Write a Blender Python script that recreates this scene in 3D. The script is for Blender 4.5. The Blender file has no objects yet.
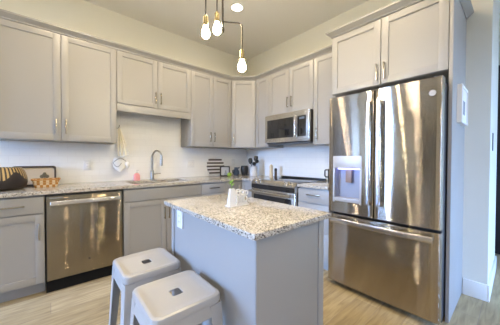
import bpy, bmesh, math, random
from mathutils import Vector, Matrix
random.seed(4)
S = bpy.context.scene
COL = S.collection
PI = math.pi

# ------------------------------------------------------------------ camera, world, lights, exposure
cd = bpy.data.cameras.new('camera'); cam = bpy.data.objects.new('camera', cd); COL.objects.link(cam)
cd.sensor_fit = 'HORIZONTAL'; cd.sensor_width = 36.0; cd.lens = 36.0 * 232.17 / 500.0
cd.clip_start = 0.02
yaw, pit, rol = math.radians(49.165), math.radians(-0.893), math.radians(0.19)
F0 = Vector((math.cos(yaw), math.sin(yaw), 0)); R0 = Vector((math.sin(yaw), -math.cos(yaw), 0)); U0 = Vector((0, 0, 1))
Fv = F0*math.cos(pit) + U0*math.sin(pit); U2 = -F0*math.sin(pit) + U0*math.cos(pit)
Rv = R0*math.cos(rol) + U2*math.sin(rol); Uv = -R0*math.sin(rol) + U2*math.cos(rol)
m = Matrix((Rv, Uv, -Fv)).transposed().to_4x4(); m.translation = Vector((0, 0, 1.199))
cam.matrix_world = m
S.camera = cam

S.view_settings.view_transform = 'Standard'; S.view_settings.look = 'None'
S.view_settings.gamma = 1.0; S.view_settings.use_curve_mapping = False
S.view_settings.exposure = 0.10

# sky above the horizon, dull ground below, seen through the windows of the left wall
SKY, GROUND = 88.0, 6.0
W = bpy.data.worlds.new('daylight'); S.world = W; W.use_nodes = True
wn, wl = W.node_tree.nodes, W.node_tree.links; wb = wn['Background']
wg = wn.new('ShaderNodeTexCoord'); ws = wn.new('ShaderNodeSeparateXYZ'); wl.new(wg.outputs['Generated'], ws.inputs[0])
wr = wn.new('ShaderNodeValToRGB'); wl.new(ws.outputs[2], wr.inputs[0])
e = wr.color_ramp.elements
e[0].position = 0.0; e[0].color = (.62*GROUND/SKY, .56*GROUND/SKY, .46*GROUND/SKY, 1)
e[1].position = 0.012; e[1].color = (.34, .565, 1.0, 1)
q = e.new(0.6); q.color = (.26, .46, 1.0, 1)
wl.new(wr.outputs[0], wb.inputs[0]); wb.inputs[1].default_value = SKY

WARM = (1.0, 0.80, 0.56)
WINDOWS = [(-2.60, -2.22, .40, 2.40), (2.34, 3.08, .10, 2.65)]      # openings in the left wall, first added for daylight on the right wall: y0, y1, z0, z1
for (p, q, z0, z1) in WINDOWS:                                      # light portals in the openings
    l = bpy.data.lights.new('window_portal', 'AREA'); l.shape = 'RECTANGLE'; l.size = z1-z0; l.size_y = q-p; l.cycles.is_portal = True
    o = bpy.data.objects.new('window_portal', l); COL.objects.link(o); o.location = (-3.41, (p+q)/2, (z0+z1)/2); o.rotation_euler = (0, -PI/2, 0)
FILL_WINDOW = (2.04, 2.72, .15, 2.55)                               # unseen opening added in the front wall to daylight the end panel: x0, x1, z0, z1
p, q, z0, z1 = FILL_WINDOW
l = bpy.data.lights.new('window_portal', 'AREA'); l.shape = 'RECTANGLE'; l.size = q-p; l.size_y = z1-z0; l.cycles.is_portal = True
o = bpy.data.objects.new('window_portal', l); COL.objects.link(o); o.location = ((p+q)/2, -3.61, (z0+z1)/2); o.rotation_euler = (PI/2, 0, 0)
DOWN = [(1.73, 2.25), (1.73, 0.86), (0.20, 2.25), (-0.20, -0.20), (1.0, -1.2), (-1.6, -1.2), (-1.8, 1.42)]  # those with negative y are unseen, added as warm fill
CEIL = 3.03
for (x, y) in DOWN:
    l = bpy.data.lights.new('ceiling_lamp', 'SPOT'); l.energy = 39; l.color = WARM
    l.spot_size = math.radians(170); l.spot_blend = 0.6; l.shadow_soft_size = 0.06
    o = bpy.data.objects.new('ceiling_lamp', l); COL.objects.link(o); o.location = (x, y, CEIL-0.03)

# ------------------------------------------------------------------ materials
def mat(name, color=(.8, .8, .8), rough=.5, metal=0.0, spec=.5, emit=None, estr=0, trans=0, coat=0):
    M_ = bpy.data.materials.new(name); M_.use_nodes = True
    b = M_.node_tree.nodes['Principled BSDF']
    b.inputs['Base Color'].default_value = (*color, 1); b.inputs['Roughness'].default_value = rough
    b.inputs['Metallic'].default_value = metal; b.inputs['Specular IOR Level'].default_value = spec
    b.inputs['Transmission Weight'].default_value = trans; b.inputs['Coat Weight'].default_value = coat
    if emit: b.inputs['Emission Color'].default_value = (*emit, 1); b.inputs['Emission Strength'].default_value = estr
    return M_
def nt(M_): return M_.node_tree, M_.node_tree.nodes, M_.node_tree.links, M_.node_tree.nodes['Principled BSDF']
def geo_pos(n): return n.new('ShaderNodeNewGeometry').outputs['Position']
def ramp(n, stops, interp='LINEAR'):
    r = n.new('ShaderNodeValToRGB'); r.color_ramp.interpolation = interp
    e = r.color_ramp.elements
    while len(e) > 1: e.remove(e[-1])
    e[0].position = stops[0][0]; e[0].color = (*stops[0][1], 1)
    for p, c in stops[1:]:
        q = e.new(p); q.color = (*c, 1)
    return r
def paint(name, color, rough=.5, amt=.02, scale=60):
    M_ = mat(name, color, rough); t, n, l, b = nt(M_)
    no = n.new('ShaderNodeTexNoise'); no.inputs['Scale'].default_value = scale; no.inputs['Detail'].default_value = 3
    l.new(geo_pos(n), no.inputs['Vector'])
    bp = n.new('ShaderNodeBump'); bp.inputs['Strength'].default_value = amt; bp.inputs['Distance'].default_value = .01
    l.new(no.outputs['Fac'], bp.inputs['Height']); l.new(bp.outputs['Normal'], b.inputs['Normal'])
    return M_
def granite(name):
    M_ = mat(name, rough=.12); t, n, l, b = nt(M_); pos = geo_pos(n)
    v = n.new('ShaderNodeTexVoronoi'); v.inputs['Scale'].default_value = 215; l.new(pos, v.inputs['Vector'])
    sp = n.new('ShaderNodeSeparateColor'); l.new(v.outputs['Color'], sp.inputs[0])
    r = ramp(n, [(0, (.04, .04, .043)), (.10, (.17, .15, .13)), (.18, (.36, .325, .28)), (.34, (.47, .435, .38)), (.58, (.53, .495, .44)), (.82, (.64, .615, .57))], 'CONSTANT')
    no = n.new('ShaderNodeTexNoise'); no.inputs['Scale'].default_value = 14; no.inputs['Detail'].default_value = 2; l.new(pos, no.inputs['Vector'])
    ma = n.new('ShaderNodeMath'); ma.operation = 'MULTIPLY_ADD'; ma.inputs[1].default_value = .35; ma.inputs[2].default_value = -.175
    l.new(no.outputs['Fac'], ma.inputs[0])
    ad = n.new('ShaderNodeMath'); ad.operation = 'ADD'; l.new(sp.outputs[0], ad.inputs[0]); l.new(ma.outputs[0], ad.inputs[1])
    l.new(ad.outputs[0], r.inputs[0]); l.new(r.outputs[0], b.inputs['Base Color'])
    return M_
def tile(name, axis):
    M_ = mat(name, rough=.09, spec=.35); t, n, l, b = nt(M_)
    sx = n.new('ShaderNodeSeparateXYZ'); l.new(geo_pos(n), sx.inputs[0]); c = n.new('ShaderNodeCombineXYZ')
    l.new(sx.outputs[axis], c.inputs[0]); l.new(sx.outputs[2], c.inputs[1])
    br = n.new('ShaderNodeTexBrick'); l.new(c.outputs[0], br.inputs['Vector'])
    br.inputs['Color1'].default_value = (.86, .86, .85, 1); br.inputs['Color2'].default_value = (.84, .84, .835, 1)
    br.inputs['Mortar'].default_value = (.80, .80, .79, 1); br.inputs['Scale'].default_value = 1
    br.inputs['Mortar Size'].default_value = .0022; br.inputs['Mortar Smooth'].default_value = .3
    br.inputs['Brick Width'].default_value = .153; br.inputs['Row Height'].default_value = .0765
    l.new(br.outputs['Color'], b.inputs['Base Color'])
    bp = n.new('ShaderNodeBump'); bp.invert = True; bp.inputs['Strength'].default_value = .15; bp.inputs['Distance'].default_value = .002
    l.new(br.outputs['Fac'], bp.inputs['Height']); l.new(bp.outputs['Normal'], b.inputs['Normal'])
    return M_
def planks(name):
    M_ = mat(name, rough=.5, spec=.3); t, n, l, b = nt(M_); pos = geo_pos(n)
    br = n.new('ShaderNodeTexBrick'); l.new(pos, br.inputs['Vector']); br.inputs['Scale'].default_value = 1
    br.offset = .37
    br.inputs['Color1'].default_value = (.37, .292, .165, 1); br.inputs['Color2'].default_value = (.49, .40, .24, 1)
    br.inputs['Mortar'].default_value = (.30, .24, .18, 1); br.inputs['Mortar Size'].default_value = .0018
    br.inputs['Brick Width'].default_value = 1.22; br.inputs['Row Height'].default_value = .18
    mp = n.new('ShaderNodeMapping'); mp.inputs['Scale'].default_value = (1.6, 14, 1); l.new(pos, mp.inputs['Vector'])
    no = n.new('ShaderNodeTexNoise'); no.inputs['Scale'].default_value = 2.6; no.inputs['Detail'].default_value = 7; no.inputs['Distortion'].default_value = .6
    l.new(mp.outputs[0], no.inputs['Vector'])
    r = ramp(n, [(.28, (.58, .54, .50)), (.5, (.95, .93, .90)), (.72, (1.2, 1.2, 1.2))]); l.new(no.outputs['Fac'], r.inputs[0])
    mx = n.new('ShaderNodeMix'); mx.data_type = 'RGBA'; mx.blend_type = 'MULTIPLY'; mx.inputs[0].default_value = .8
    l.new(br.outputs['Color'], mx.inputs[6]); l.new(r.outputs[0], mx.inputs[7]); l.new(mx.outputs[2], b.inputs['Base Color'])
    return M_
def steel(name, color, rough, wave=.0, scale=2.0, brush=.16):
    M_ = mat(name, color, rough, 1.0); t, n, l, b = nt(M_); pos = geo_pos(n)
    wn_ = n.new('ShaderNodeTexWhiteNoise'); wn_.noise_dimensions = '3D'; l.new(pos, wn_.inputs['Vector'])
    m1 = n.new('ShaderNodeMath'); m1.operation = 'MULTIPLY_ADD'; m1.inputs[1].default_value = 2; m1.inputs[2].default_value = -1; l.new(wn_.outputs['Value'], m1.inputs[0])
    m2 = n.new('ShaderNodeMath'); m2.operation = 'POWER'; m2.inputs[1].default_value = 5; l.new(m1.outputs[0], m2.inputs[0])
    m3 = n.new('ShaderNodeMath'); m3.operation = 'MULTIPLY'; m3.inputs[1].default_value = brush*3.8; l.new(m2.outputs[0], m3.inputs[0])
    mr = n.new('ShaderNodeMath'); mr.operation = 'MULTIPLY_ADD'; mr.inputs[1].default_value = brush*.7; l.new(m1.outputs[0], mr.inputs[0]); l.new(m3.outputs[0], mr.inputs[2])
    cz_ = n.new('ShaderNodeCombineXYZ'); l.new(mr.outputs[0], cz_.inputs[2])
    if wave:
        mp = n.new('ShaderNodeMapping'); mp.inputs['Scale'].default_value = (2.2, 2.2, .55); l.new(pos, mp.inputs['Vector'])
        no = n.new('ShaderNodeTexNoise'); no.inputs['Scale'].default_value = scale; no.inputs['Detail'].default_value = 1.0; l.new(mp.outputs[0], no.inputs['Vector'])
        bp = n.new('ShaderNodeBump'); bp.inputs['Strength'].default_value = wave; bp.inputs['Distance'].default_value = .05
        l.new(no.outputs['Fac'], bp.inputs['Height']); base = bp.outputs['Normal']
    else: base = n.new('ShaderNodeNewGeometry').outputs['Normal']
    ad = n.new('ShaderNodeVectorMath'); ad.operation = 'ADD'; l.new(base, ad.inputs[0]); l.new(cz_.outputs[0], ad.inputs[1])
    nm = n.new('ShaderNodeVectorMath'); nm.operation = 'NORMALIZE'; l.new(ad.outputs[0], nm.inputs[0]); l.new(nm.outputs[0], b.inputs['Normal'])
    return M_
def woven(name, c1, c2, scale, rough=.7):
    M_ = mat(name, rough=rough); t, n, l, b = nt(M_)
    tc = n.new('ShaderNodeTexCoord'); ck = n.new('ShaderNodeTexChecker'); ck.inputs['Scale'].default_value = scale
    ck.inputs['Color1'].default_value = (*c1, 1); ck.inputs['Color2'].default_value = (*c2, 1)
    l.new(tc.outputs['Object'], ck.inputs['Vector']); l.new(ck.outputs['Color'], b.inputs['Base Color'])
    return M_

m_cab = paint('cabinet_paint', (.335, .330, .322), .38, .01)
m_wall = paint('wall_paint', (.74, .73, .66), .65, .05, 90)
m_ceil = paint('ceiling_paint', (.76, .75, .72), .7, .05, 90)
m_trim = paint('white_trim_paint', (.80, .80, .79), .4, .01)
m_gran = granite('speckled_granite')
m_tile_a = tile('white_subway_tile_back', 0); m_tile_b = tile('white_subway_tile_right', 1)
m_floor = planks('oak_look_planks')
m_steel = steel('brushed_steel', (.44, .40, .345), .05, .010, 1.6, .15)
m_steel_dw = steel('brushed_steel_dishwasher', (.28, .24, .18), .04, .01, 2.0, .17)
m_steel2 = steel('satin_steel', (.62, .60, .57), .20, 0, 1, .10)
m_nick = mat('brushed_nickel', (.42, .38, .32), .25, 1.0)
m_chrome = mat('chrome', (.78, .78, .78), .12, 1.0)
m_faucet = mat('stainless_faucet', (.41, .40, .385), .30, 1.0)
m_matte = mat('matte_black', (.012, .012, .012), .8, spec=.1)
m_reflect_brown = mat('dark_reflected_brown', (.05, .036, .024), .6, spec=.2)  # brown of the unseen added doors, kept dark for the refrigerator reflection
m_black = mat('black_plastic', (.018, .018, .02), .35)
m_dgrey = mat('dark_grey_metal', (.06, .06, .065), .45)
m_glass = mat('black_glass', (.012, .013, .016), .04, spec=.8)
m_stool = paint('white_powder_coat', (.41, .40, .385), .30, .01)
m_white = mat('white_ceramic', (.85, .84, .82), .2)
m_pot = mat('pale_grey_ceramic', (.62, .63, .65), .3)
m_wplast = mat('white_plastic', (.74, .74, .74), .45)
m_bulb = mat('lit_bulb', (1, .9, .7), .3, emit=(1.0, .83, .52), estr=370)
m_can = mat('lit_lens', (1, 1, 1), .4, emit=(1.0, .90, .72), estr=14)
m_brass = mat('aged_brass', (.22, .18, .10), .4, 1.0)
m_rod = mat('dark_bronze', (.035, .03, .025), .35, .3)
m_crate = mat('dark_wood', (.05, .032, .024), .45)
m_pink = mat('pink_soap', (.84, .36, .38), .25)
m_clear = mat('clear_plastic', (.70, .70, .70), .2)
m_cloth = paint('cream_linen', (.85, .80, .67), .9, .3, 200)
m_mitt = paint('white_quilted_cotton', (.78, .77, .74), .9, .4, 150)
m_greyc = mat('grey_cord', (.34, .33, .31), .7)
m_navy = mat('slate_blue_glaze', (.06, .09, .16), .3)
m_green = mat('apple_green', (.26, .38, .04), .35)
m_leaf = mat('leaf_green', (.22, .42, .07), .5)
m_mill = mat('pale_wood', (.66, .54, .36), .5)
m_led = mat('blue_led', (.5, .5, 1), .5, emit=(.42, .42, 1.0), estr=5.0)
m_disp = mat('dispenser_cavity', (.27, .30, .40), .40)
m_silver = mat('silver_plastic', (.44, .45, .48), .38, .2)
m_pad = mat('dispenser_paddle', (.24, .17, .15), .4)
m_print = mat('printed_card', (.83, .83, .82), .6)
m_ink = mat('grey_ink', (.24, .25, .27), .6)
m_beige = mat('beige_print', (.60, .50, .36), .6)
m_stripe = mat('dark_brown_slat', (.11, .085, .075), .5)
m_basket = woven('orange_white_weave', (.50, .23, .05), (.74, .62, .44), 44)

# ------------------------------------------------------------------ mesh builder
class MB:
    def __init__(s): s.bm = bmesh.new()
    def _add(s, verts, faces):
        vs = [s.bm.verts.new(v) for v in verts]
        for f in faces:
            try: s.bm.faces.new([vs[i] for i in f])
            except ValueError: pass
        return vs
    def box(s, x0, x1, y0, y1, z0, z1, bev=0, seg=2):
        t = bmesh.new(); r = bmesh.ops.create_cube(t, size=1)
        for v in t.verts: v.co = Vector(((x0+x1)/2 + v.co.x*(x1-x0), (y0+y1)/2 + v.co.y*(y1-y0), (z0+z1)/2 + v.co.z*(z1-z0)))
        if bev: bmesh.ops.bevel(t, geom=t.edges[:], offset=bev, segments=seg, affect='EDGES', profile=.6)
        s.merge(t); return s
    def merge(s, t):
        t.verts.index_update(); s._add([v.co.copy() for v in t.verts], [[v.index for v in f.verts] for f in t.faces]); t.free()
    def loft(s, loops, cap0=True, cap1=True, closed=False):
        n = len(loops[0]); V = [p for lp in loops for p in lp]; Fc = []
        L = len(loops)
        for i in range(L if closed else L-1):
            a, b = i*n, ((i+1) % L)*n
            for j in range(n): Fc.append((a+j, a+(j+1) % n, b+(j+1) % n, b+j))
        if not closed:
            if cap0: Fc.append(tuple(range(n))[::-1])
            if cap1: Fc.append(tuple((L-1)*n+j for j in range(n)))
        s._add(V, Fc); return s
    def prism(s, poly, z0, z1): return s.loft([[(x, y, z0) for x, y in poly], [(x, y, z1) for x, y in poly]])
    def lathe(s, prof, cx=0, cy=0, seg=28, cap0=True, cap1=True, ex=1, ey=1):
        return s.loft([[(cx+ex*r*math.cos(2*PI*k/seg), cy+ey*r*math.sin(2*PI*k/seg), z) for k in range(seg)] for r, z in prof], cap0, cap1)
    def tube(s, pts, r, seg=10, radii=None):
        pts = [Vector(p) for p in pts]; loops = []; up = None
        for i, p in enumerate(pts):
            d = ((pts[i+1]-p) if i == 0 else (p-pts[i-1]) if i == len(pts)-1 else (pts[i+1]-pts[i-1])).normalized()
            if up is None:
                a = Vector((0, 0, 1)) if abs(d.z) < .9 else Vector((1, 0, 0)); up = d.cross(a).normalized()
            else: up = (up - d*up.dot(d)).normalized()
            w = d.cross(up); rr = radii[i] if radii else r
            loops.append([tuple(p + up*math.cos(2*PI*k/seg)*rr + w*math.sin(2*PI*k/seg)*rr) for k in range(seg)])
        return s.loft(loops)
    def ball(s, c, r, sx=1, sy=1, sz=1, seg=20):
        t = bmesh.new(); bmesh.ops.create_uvsphere(t, u_segments=seg, v_segments=seg//2+2, radius=r)
        for v in t.verts: v.co = Vector((c[0]+v.co.x*sx, c[1]+v.co.y*sy, c[2]+v.co.z*sz))
        s.merge(t); return s
    def build(s, name, material, parent=None, loc=(0, 0, 0), smooth=None):
        bmesh.ops.remove_doubles(s.bm, verts=s.bm.verts[:], dist=1e-6)
        bmesh.ops.recalc_face_normals(s.bm, faces=s.bm.faces[:])
        if loc != (0, 0, 0):
            bmesh.ops.translate(s.bm, vec=-Vector(loc), verts=s.bm.verts[:])
        me = bpy.data.meshes.new(name); s.bm.to_mesh(me); s.bm.free()
        me.materials.append(material)
        me.polygons.foreach_set('use_smooth', [True]*len(me.polygons)); me.set_sharp_from_angle(angle=math.radians(38 if smooth is None else smooth))
        o = bpy.data.objects.new(name, me); COL.objects.link(o); o.location = loc
        if parent: o.parent = parent
        return o
def tag(o, label, cat, group=None):
    o['label'] = label; o['category'] = cat
    if group: o['group'] = group
    return o
def thing(name, label, cat, loc=(0, 0, 0), rz=0, group=None):
    o = bpy.data.objects.new(name, None); COL.objects.link(o); o.location = loc; o.rotation_euler = (0, 0, rz); o.empty_display_size = .1
    return tag(o, label, cat, group)
def struct(name, mb, material, parent=None):
    o = mb.build(name, material, parent)
    if not parent: o['kind'] = 'structure'
    return o

# ------------------------------------------------------------------ the room
YA, XB = 3.325, 2.798          # back wall plane and right wall plane
WX, WY = -3.40, -3.60          # left wall and the wall behind the camera
WB0 = 0.158                    # where the right wall ends
struct('floor', MB().box(WX-.1, 4.4, WY-.1, YA+.1, -.05, 0), m_floor)
struct('ceiling', MB().box(WX-.1, 4.4, WY-.1, YA+.1, CEIL, CEIL+.1), m_ceil)
struct('wall_back', MB().box(WX-.1, 4.4, YA, YA+.12, 0, CEIL), m_wall)
struct('wall_right', MB().box(XB, 3.72, WB0, YA, 0, CEIL), m_wall)
struct('wall_hall', MB().box(4.30, 4.42, WY, YA, 0, CEIL), m_wall)
def wall_with_openings(name, axis, at0, at1, a0, a1, holes):
    mb = MB(); cur = a0
    def bx(p, q, z0, z1):
        if axis == 'x': mb.box(at0, at1, p, q, z0, z1)
        else: mb.box(p, q, at0, at1, z0, z1)
    for (p, q, z0, z1) in holes:
        bx(cur, p, 0, CEIL); bx(p, q, 0, z0); bx(p, q, z1, CEIL); cur = q
    bx(cur, a1, 0, CEIL); return struct(name, mb, m_wall)
HL = WINDOWS
HF = [FILL_WINDOW]
wall_with_openings('wall_left', 'x', WX-.12, WX, WY, YA, HL)
wall_with_openings('wall_front', 'y', WY-.12, WY, WX, 4.3, HF)
for i, (ax, (p, q, z0, z1)) in enumerate([('x', h) for h in HL] + [('y', h) for h in HF]):
    mb = MB(); base = WX if ax == 'x' else WY
    def bar(a, b, c, d, mb=mb, ax=ax, base=base):
        if ax == 'x': mb.box(base-.08, base-.03, a, b, c, d)
        else: mb.box(a, b, base-.08, base-.03, c, d)
    bar(p, p+.05, z0, z1); bar(q-.05, q, z0, z1); bar(p+.05, q-.05, z0, z0+.05); bar(p+.05, q-.05, z1-.05, z1)
    k = max(1, round((q-p)/.75))
    for j in range(1, k): c = p+(q-p)*j/k; bar(c-.02, c+.02, z0+.05, z1-.05)
    struct('window_%d' % (i+1), mb, m_trim)  # first and last frames belong to the unseen added windows
struct('wall_light_block', MB().box(1.90, 2.02, WY, -.45, 0, CEIL), m_wall)  # unseen wall added to keep the fill window's light off the island
d = bpy.data.objects.new('dark_reflection_panel', None); COL.objects.link(d); d.location = (WX, 1.24, 0); d['kind'] = 'structure'  # unseen dark door added to darken the refrigerator's right-hand reflection
MB().box(0, .035, -.50, .44, .01, 2.30, .003).build('door_leaf', m_dgrey, d)
MB().box(0, .02, -.58, -.505, 0, 2.38, .003).box(0, .02, .445, .52, 0, 2.38, .003).box(0, .02, -.58, .52, 2.305, 2.38, .003).build('door_casing', m_trim, d)
d = bpy.data.objects.new('brown_reflection_panel', None); COL.objects.link(d); d.location = (-2.15, YA, 0); d['kind'] = 'structure'  # unseen brown double door added to tone the refrigerator's left-hand reflection
for x in (-.325, .325): MB().box(x-.32, x+.32, -.035, 0, .01, 2.30, .003).build('door_leaf', m_reflect_brown, d)
MB().box(-.72, -.65, -.02, 0, 0, 2.38, .003).box(.65, .72, -.02, 0, 0, 2.38, .003).box(-.72, .72, -.02, 0, 2.305, 2.38, .003).build('door_casing', m_trim, d)
# baseboards
def bb(name, mb): return struct(name, mb, m_trim)
bb('baseboard_right', MB().box(XB-.014, XB, WB0, .312, 0, .14, .003).box(XB-.014, 3.72, WB0-.014, WB0, 0, .14, .003))
bb('baseboard_left', MB().box(WX, WX+.014, WY, YA, 0, .14, .003))
bb('baseboard_front', MB().box(WX+.02, 4.29, WY, WY+.014, 0, .14, .003))
bb('baseboard_back', MB().box(-1.42, -.63, YA-.014, YA, 0, .14, .003))
# black door in the hall, seen past the end of the right wall
d = thing('door_1', 'black panelled door in the hall', 'door'); del d['label']; del d['category']; d['kind'] = 'structure'
d.location = (4.30, .20, 0)
MB().box(-.035, 0, -.40, .42, .01, 2.38, .003).build('door_leaf', m_black, d)
MB().box(-.02, 0, -.48, -.405, 0, 2.46, .003).box(-.02, 0, .425, .50, 0, 2.46, .003).box(-.02, 0, -.48, .50, 2.385, 2.46, .003).build('door_casing', m_trim, d)
MB().box(3.02, 3.06, WB0-.006, WB0, 1.28, 1.44, .002).build('strike_plate', m_dgrey)['kind'] = 'structure'
# tiled backsplash
struct('backsplash_back', MB().box(-.62, XB, YA-.008, YA, .915, 1.372).box(.60, 1.48, YA-.008, YA, 1.372, 1.80), m_tile_a)
struct('backsplash_right', MB().box(XB-.008, XB, 1.27, YA-.008, .915, 1.42), m_tile_b)

# ------------------------------------------------------------------ cabinet pieces (local frame: x along the front, y into the wall, z up; front face of doors at y=0)
def shaker(x0, x1, z0, z1, name, parent, rail=.058, g=.0026):
    x0 += g; x1 -= g; z0 += g; z1 -= g
    mb = MB(); b = .0022
    mb.box(x0, x0+rail, 0, .02, z0, z1, b); mb.box(x1-rail, x1, 0, .02, z0, z1, b)
    mb.box(x0+rail-.001, x1-rail+.001, 0.0002, .02, z0, z0+rail, b); mb.box(x0+rail-.001, x1-rail+.001, 0.0002, .02, z1-rail, z1, b)
    mb.box(x0+rail-.004, x1-rail+.004, .010, .018, z0+rail-.004, z1-rail+.004)
    return mb.build(name, m_cab, parent)
def slab(x0, x1, z0, z1, name, parent, g=.0026):
    return MB().box(x0+g, x1-g, 0, .02, z0+g, z1-g, .0022).build(name, m_cab, parent)
def pull(door, x, z, L=.14, vert=True):
    mb = MB(); w = .0055; p = .028
    if vert:
        mb.box(x-w, x+w, -p, -p+.010, z-L/2, z+L/2, .0025); e = L/2-.010
        for s in (-1, 1): mb.box(x-w+.0005, x+w-.0005, -p+.004, .0, z+s*e-.0055, z+s*e+.0055, .001)
    else:
        mb.box(x-L/2, x+L/2, -p, -p+.010, z-w, z+w, .0025); e = L/2-.010
        for s in (-1, 1): mb.box(x+s*e-.0055, x+s*e+.0055, -p+.004, .0, z-w+.0005, z+w-.0005, .001)
    return mb.build('handle', m_nick, door)
def carcass(parent, x0, x1, y1, z0, z1): return MB().box(x0, x1, .0205, y1, z0, z1, .001).build('body', m_cab, parent)

FA, FB = YA-.335, XB-.335          # front planes of the wall cabinets
UT, UB = 2.432, 1.375
def at_a(x): return (x, FA, 0)
def wall_cab(label, loc, rz, w, z0, z1, depth, doors, rail=None):
    t = thing('wall_cabinet', label, 'cabinet', (loc[0], loc[1], z0), rz)
    h = z1-z0
    carcass(t, .0005, w-.0005, depth-.001, 0, h)
    for (a, b, hx, hz) in doors:
        dr = shaker(a, b, rail or 0, h, 'door', t)
        if hx is not None: pull(dr, hx, hz-z0)
    return t
# left wall cabinet, two doors
wall_cab('tall grey two-door wall cabinet above the black and gold basket', at_a(-.398), 0, .982, UB, UT, .335,
         [(0, .491, .491-.042, 1.515), (.491, .982, .491+.036, 1.515)])
# sink wall cabinet with valance
t = wall_cab('short grey two-door wall cabinet above the sink', at_a(.584), 0, .914, 1.83, UT, .335,
             [(0, .459, .459-.030, 1.955), (.459, .914, .459+.034, 1.955)])
MB().box(.001, .913, .004, .024, -.085, -.001, .002).build('valance', m_cab, t)
wall_cab('grey two-door wall cabinet between the sink and the corner', at_a(1.498), 0, .690, UB, UT, .335,
         [(0, .354, .354-.046, 1.52), (.354, .690, .354+.022, 1.52)])
# diagonal corner cabinet
xd, yd = XB-.61, YA-.61
dl = math.hypot(FB-xd, FA-yd)
t = thing('corner_wall_cabinet', 'grey diagonal single-door wall cabinet filling the corner', 'cabinet', (xd, FA, UB), -PI/4)
r2 = math.sqrt(.5)
def loc2(x, y):            # world to the local frame of the diagonal cabinet
    dx, dy = x-xd, y-FA; return ((dx-dy)*r2, (dx+dy)*r2)
poly = [loc2(xd+.001, FA+.001), loc2(FB-.0, yd+.001), loc2(XB-.001, yd+.001), loc2(XB-.001, YA-.001), loc2(xd+.001, YA-.001)]
poly[0] = (poly[0][0], .0205); poly[1] = (poly[1][0], .0205)
MB().prism(poly, 0, UT-UB).build('body', m_cab, t)
dr = shaker(.006, dl-.006, 0, UT-UB, 'door', t); pull(dr, .045, .145)
# cabinets on the right wall
at_b = lambda y: (FB, y, 0)
wall_cab('narrow grey wall cabinet between the corner and the microwave', at_b(yd), -PI/2, yd-2.427, UB, UT, .335,
         [(0, yd-2.427, None, 0)])
wall_cab('short grey two-door wall cabinet above the microwave', at_b(2.427), -PI/2, .762, 1.82, UT, .335,
         [(0, .381, .381-.018, 1.97), (.381, .762, .381+.046, 1.97)])
wall_cab('narrow grey wall cabinet between the microwave and the refrigerator', at_b(1.665), -PI/2, .397, UB, UT, .335,
         [(0, .397, .058, 1.51)])
FF = 2.197
wall_cab('deep grey two-door cabinet over the refrigerator', (FF, 1.267, 0), -PI/2, .926, 1.855, UT, XB-FF,
         [(0, .466, .466-.028, 1.965), (.466, .926, .466+.034, 1.965)])
PY0 = .318
tag(MB().box(2.20, XB-.001, PY0, .340, 0, UT, .001).build('end_panel', m_cab, None, (2.5, .33, 0)), 'tall grey end panel standing beside the refrigerator', 'panel')

# crown moulding swept along the cabinet tops
def sweep(path, prof, left=True):
    loops = []
    P_ = [Vector((x, y)) for x, y in path]; n = len(P_)
    for i, p in enumerate(P_):
        d0 = (P_[i]-P_[i-1]).normalized() if i else (P_[1]-P_[0]).normalized()
        d1 = (P_[i+1]-P_[i]).normalized() if i < n-1 else d0
        n0 = Vector((d0.y, -d0.x)); n1 = Vector((d1.y, -d1.x)); mi = (n0+n1).normalized(); k = 1/max(.3, mi.dot(n0))
        loops.append([(p.x+mi.x*o*k, p.y+mi.y*o*k, z) for o, z in prof])
    return MB().loft(loops)
cprof = [(-.015, UT+.001), (.004, UT+.001), (.006, UT+.012), (.042, UT+.040), (.046, UT+.044), (.046, UT+.056), (-.015, UT+.056)]
tag(sweep([(-.398, FA), (xd, FA), (FB, yd), (FB, 1.268)], cprof).build('crown_molding', m_cab, None, (1.0, FA, UT)), 'long grey crown molding along the wall cabinet tops into the corner', 'molding')
tag(sweep([(FB-.05, 1.268), (FF, 1.268), (FF, PY0-.001), (XB-.002, PY0-.001)], cprof).build('crown_molding', m_cab, None, (FF, .8, UT)), 'grey crown molding wrapping the cabinet over the refrigerator', 'molding')

# ------------------------------------------------------------------ base cabinets
BA, BB = YA-.625, XB-.625
def base_cab(label, loc, rz, w, depth=.625, nm='base_cabinet', top=.8825):
    t = thing(nm, label, 'cabinet', loc, rz)
    if top > .8: carcass(t, .0005, w-.0005, depth-.001, .105, top)
    else: MB().box(.0005, w-.0005, .0205, depth-.001, .105, top).box(.0005, .0185, .0205, depth-.001, top, .8825).box(w-.0185, w-.0005, .0205, depth-.001, top, .8825).box(.0185, w-.0185, .0205, .036, top, .8825).build('body', m_cab, t)
    MB().box(.0005, w-.0005, .085, .10, 0, .105).build('toe_kick', m_cab, t)
    return t
t = base_cab('grey base cabinet with drawer and door beside the dishwasher', (-.62, BA, 0), 0, .585)
dr = slab(0, .585, .722, .868, 'drawer', t); pull(dr, .355, .795, .21, False)
dr = shaker(0, .585, .112, .718, 'door', t); pull(dr, .548, .566)
t = base_cab('wide grey sink base cabinet with false drawer front', (.584, BA, 0), 0, .914, top=.66)
slab(0, .914, .735, .868, 'drawer_front', t)
dr = shaker(0, .457, .112, .731, 'door', t); pull(dr, .457-.026, .57)
dr = shaker(.457, .914, .112, .731, 'door', t); pull(dr, .457+.026, .57)
t = base_cab('small grey drawer base cabinet between sink cabinet and corner', (1.499, BA, 0), 0, .371)
dr = slab(0, .371, .735, .868, 'drawer', t); pull(dr, .192, .807, .155, False)
dr = shaker(0, .371, .112, .731, 'door', t); pull(dr, .045, .60)
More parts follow.
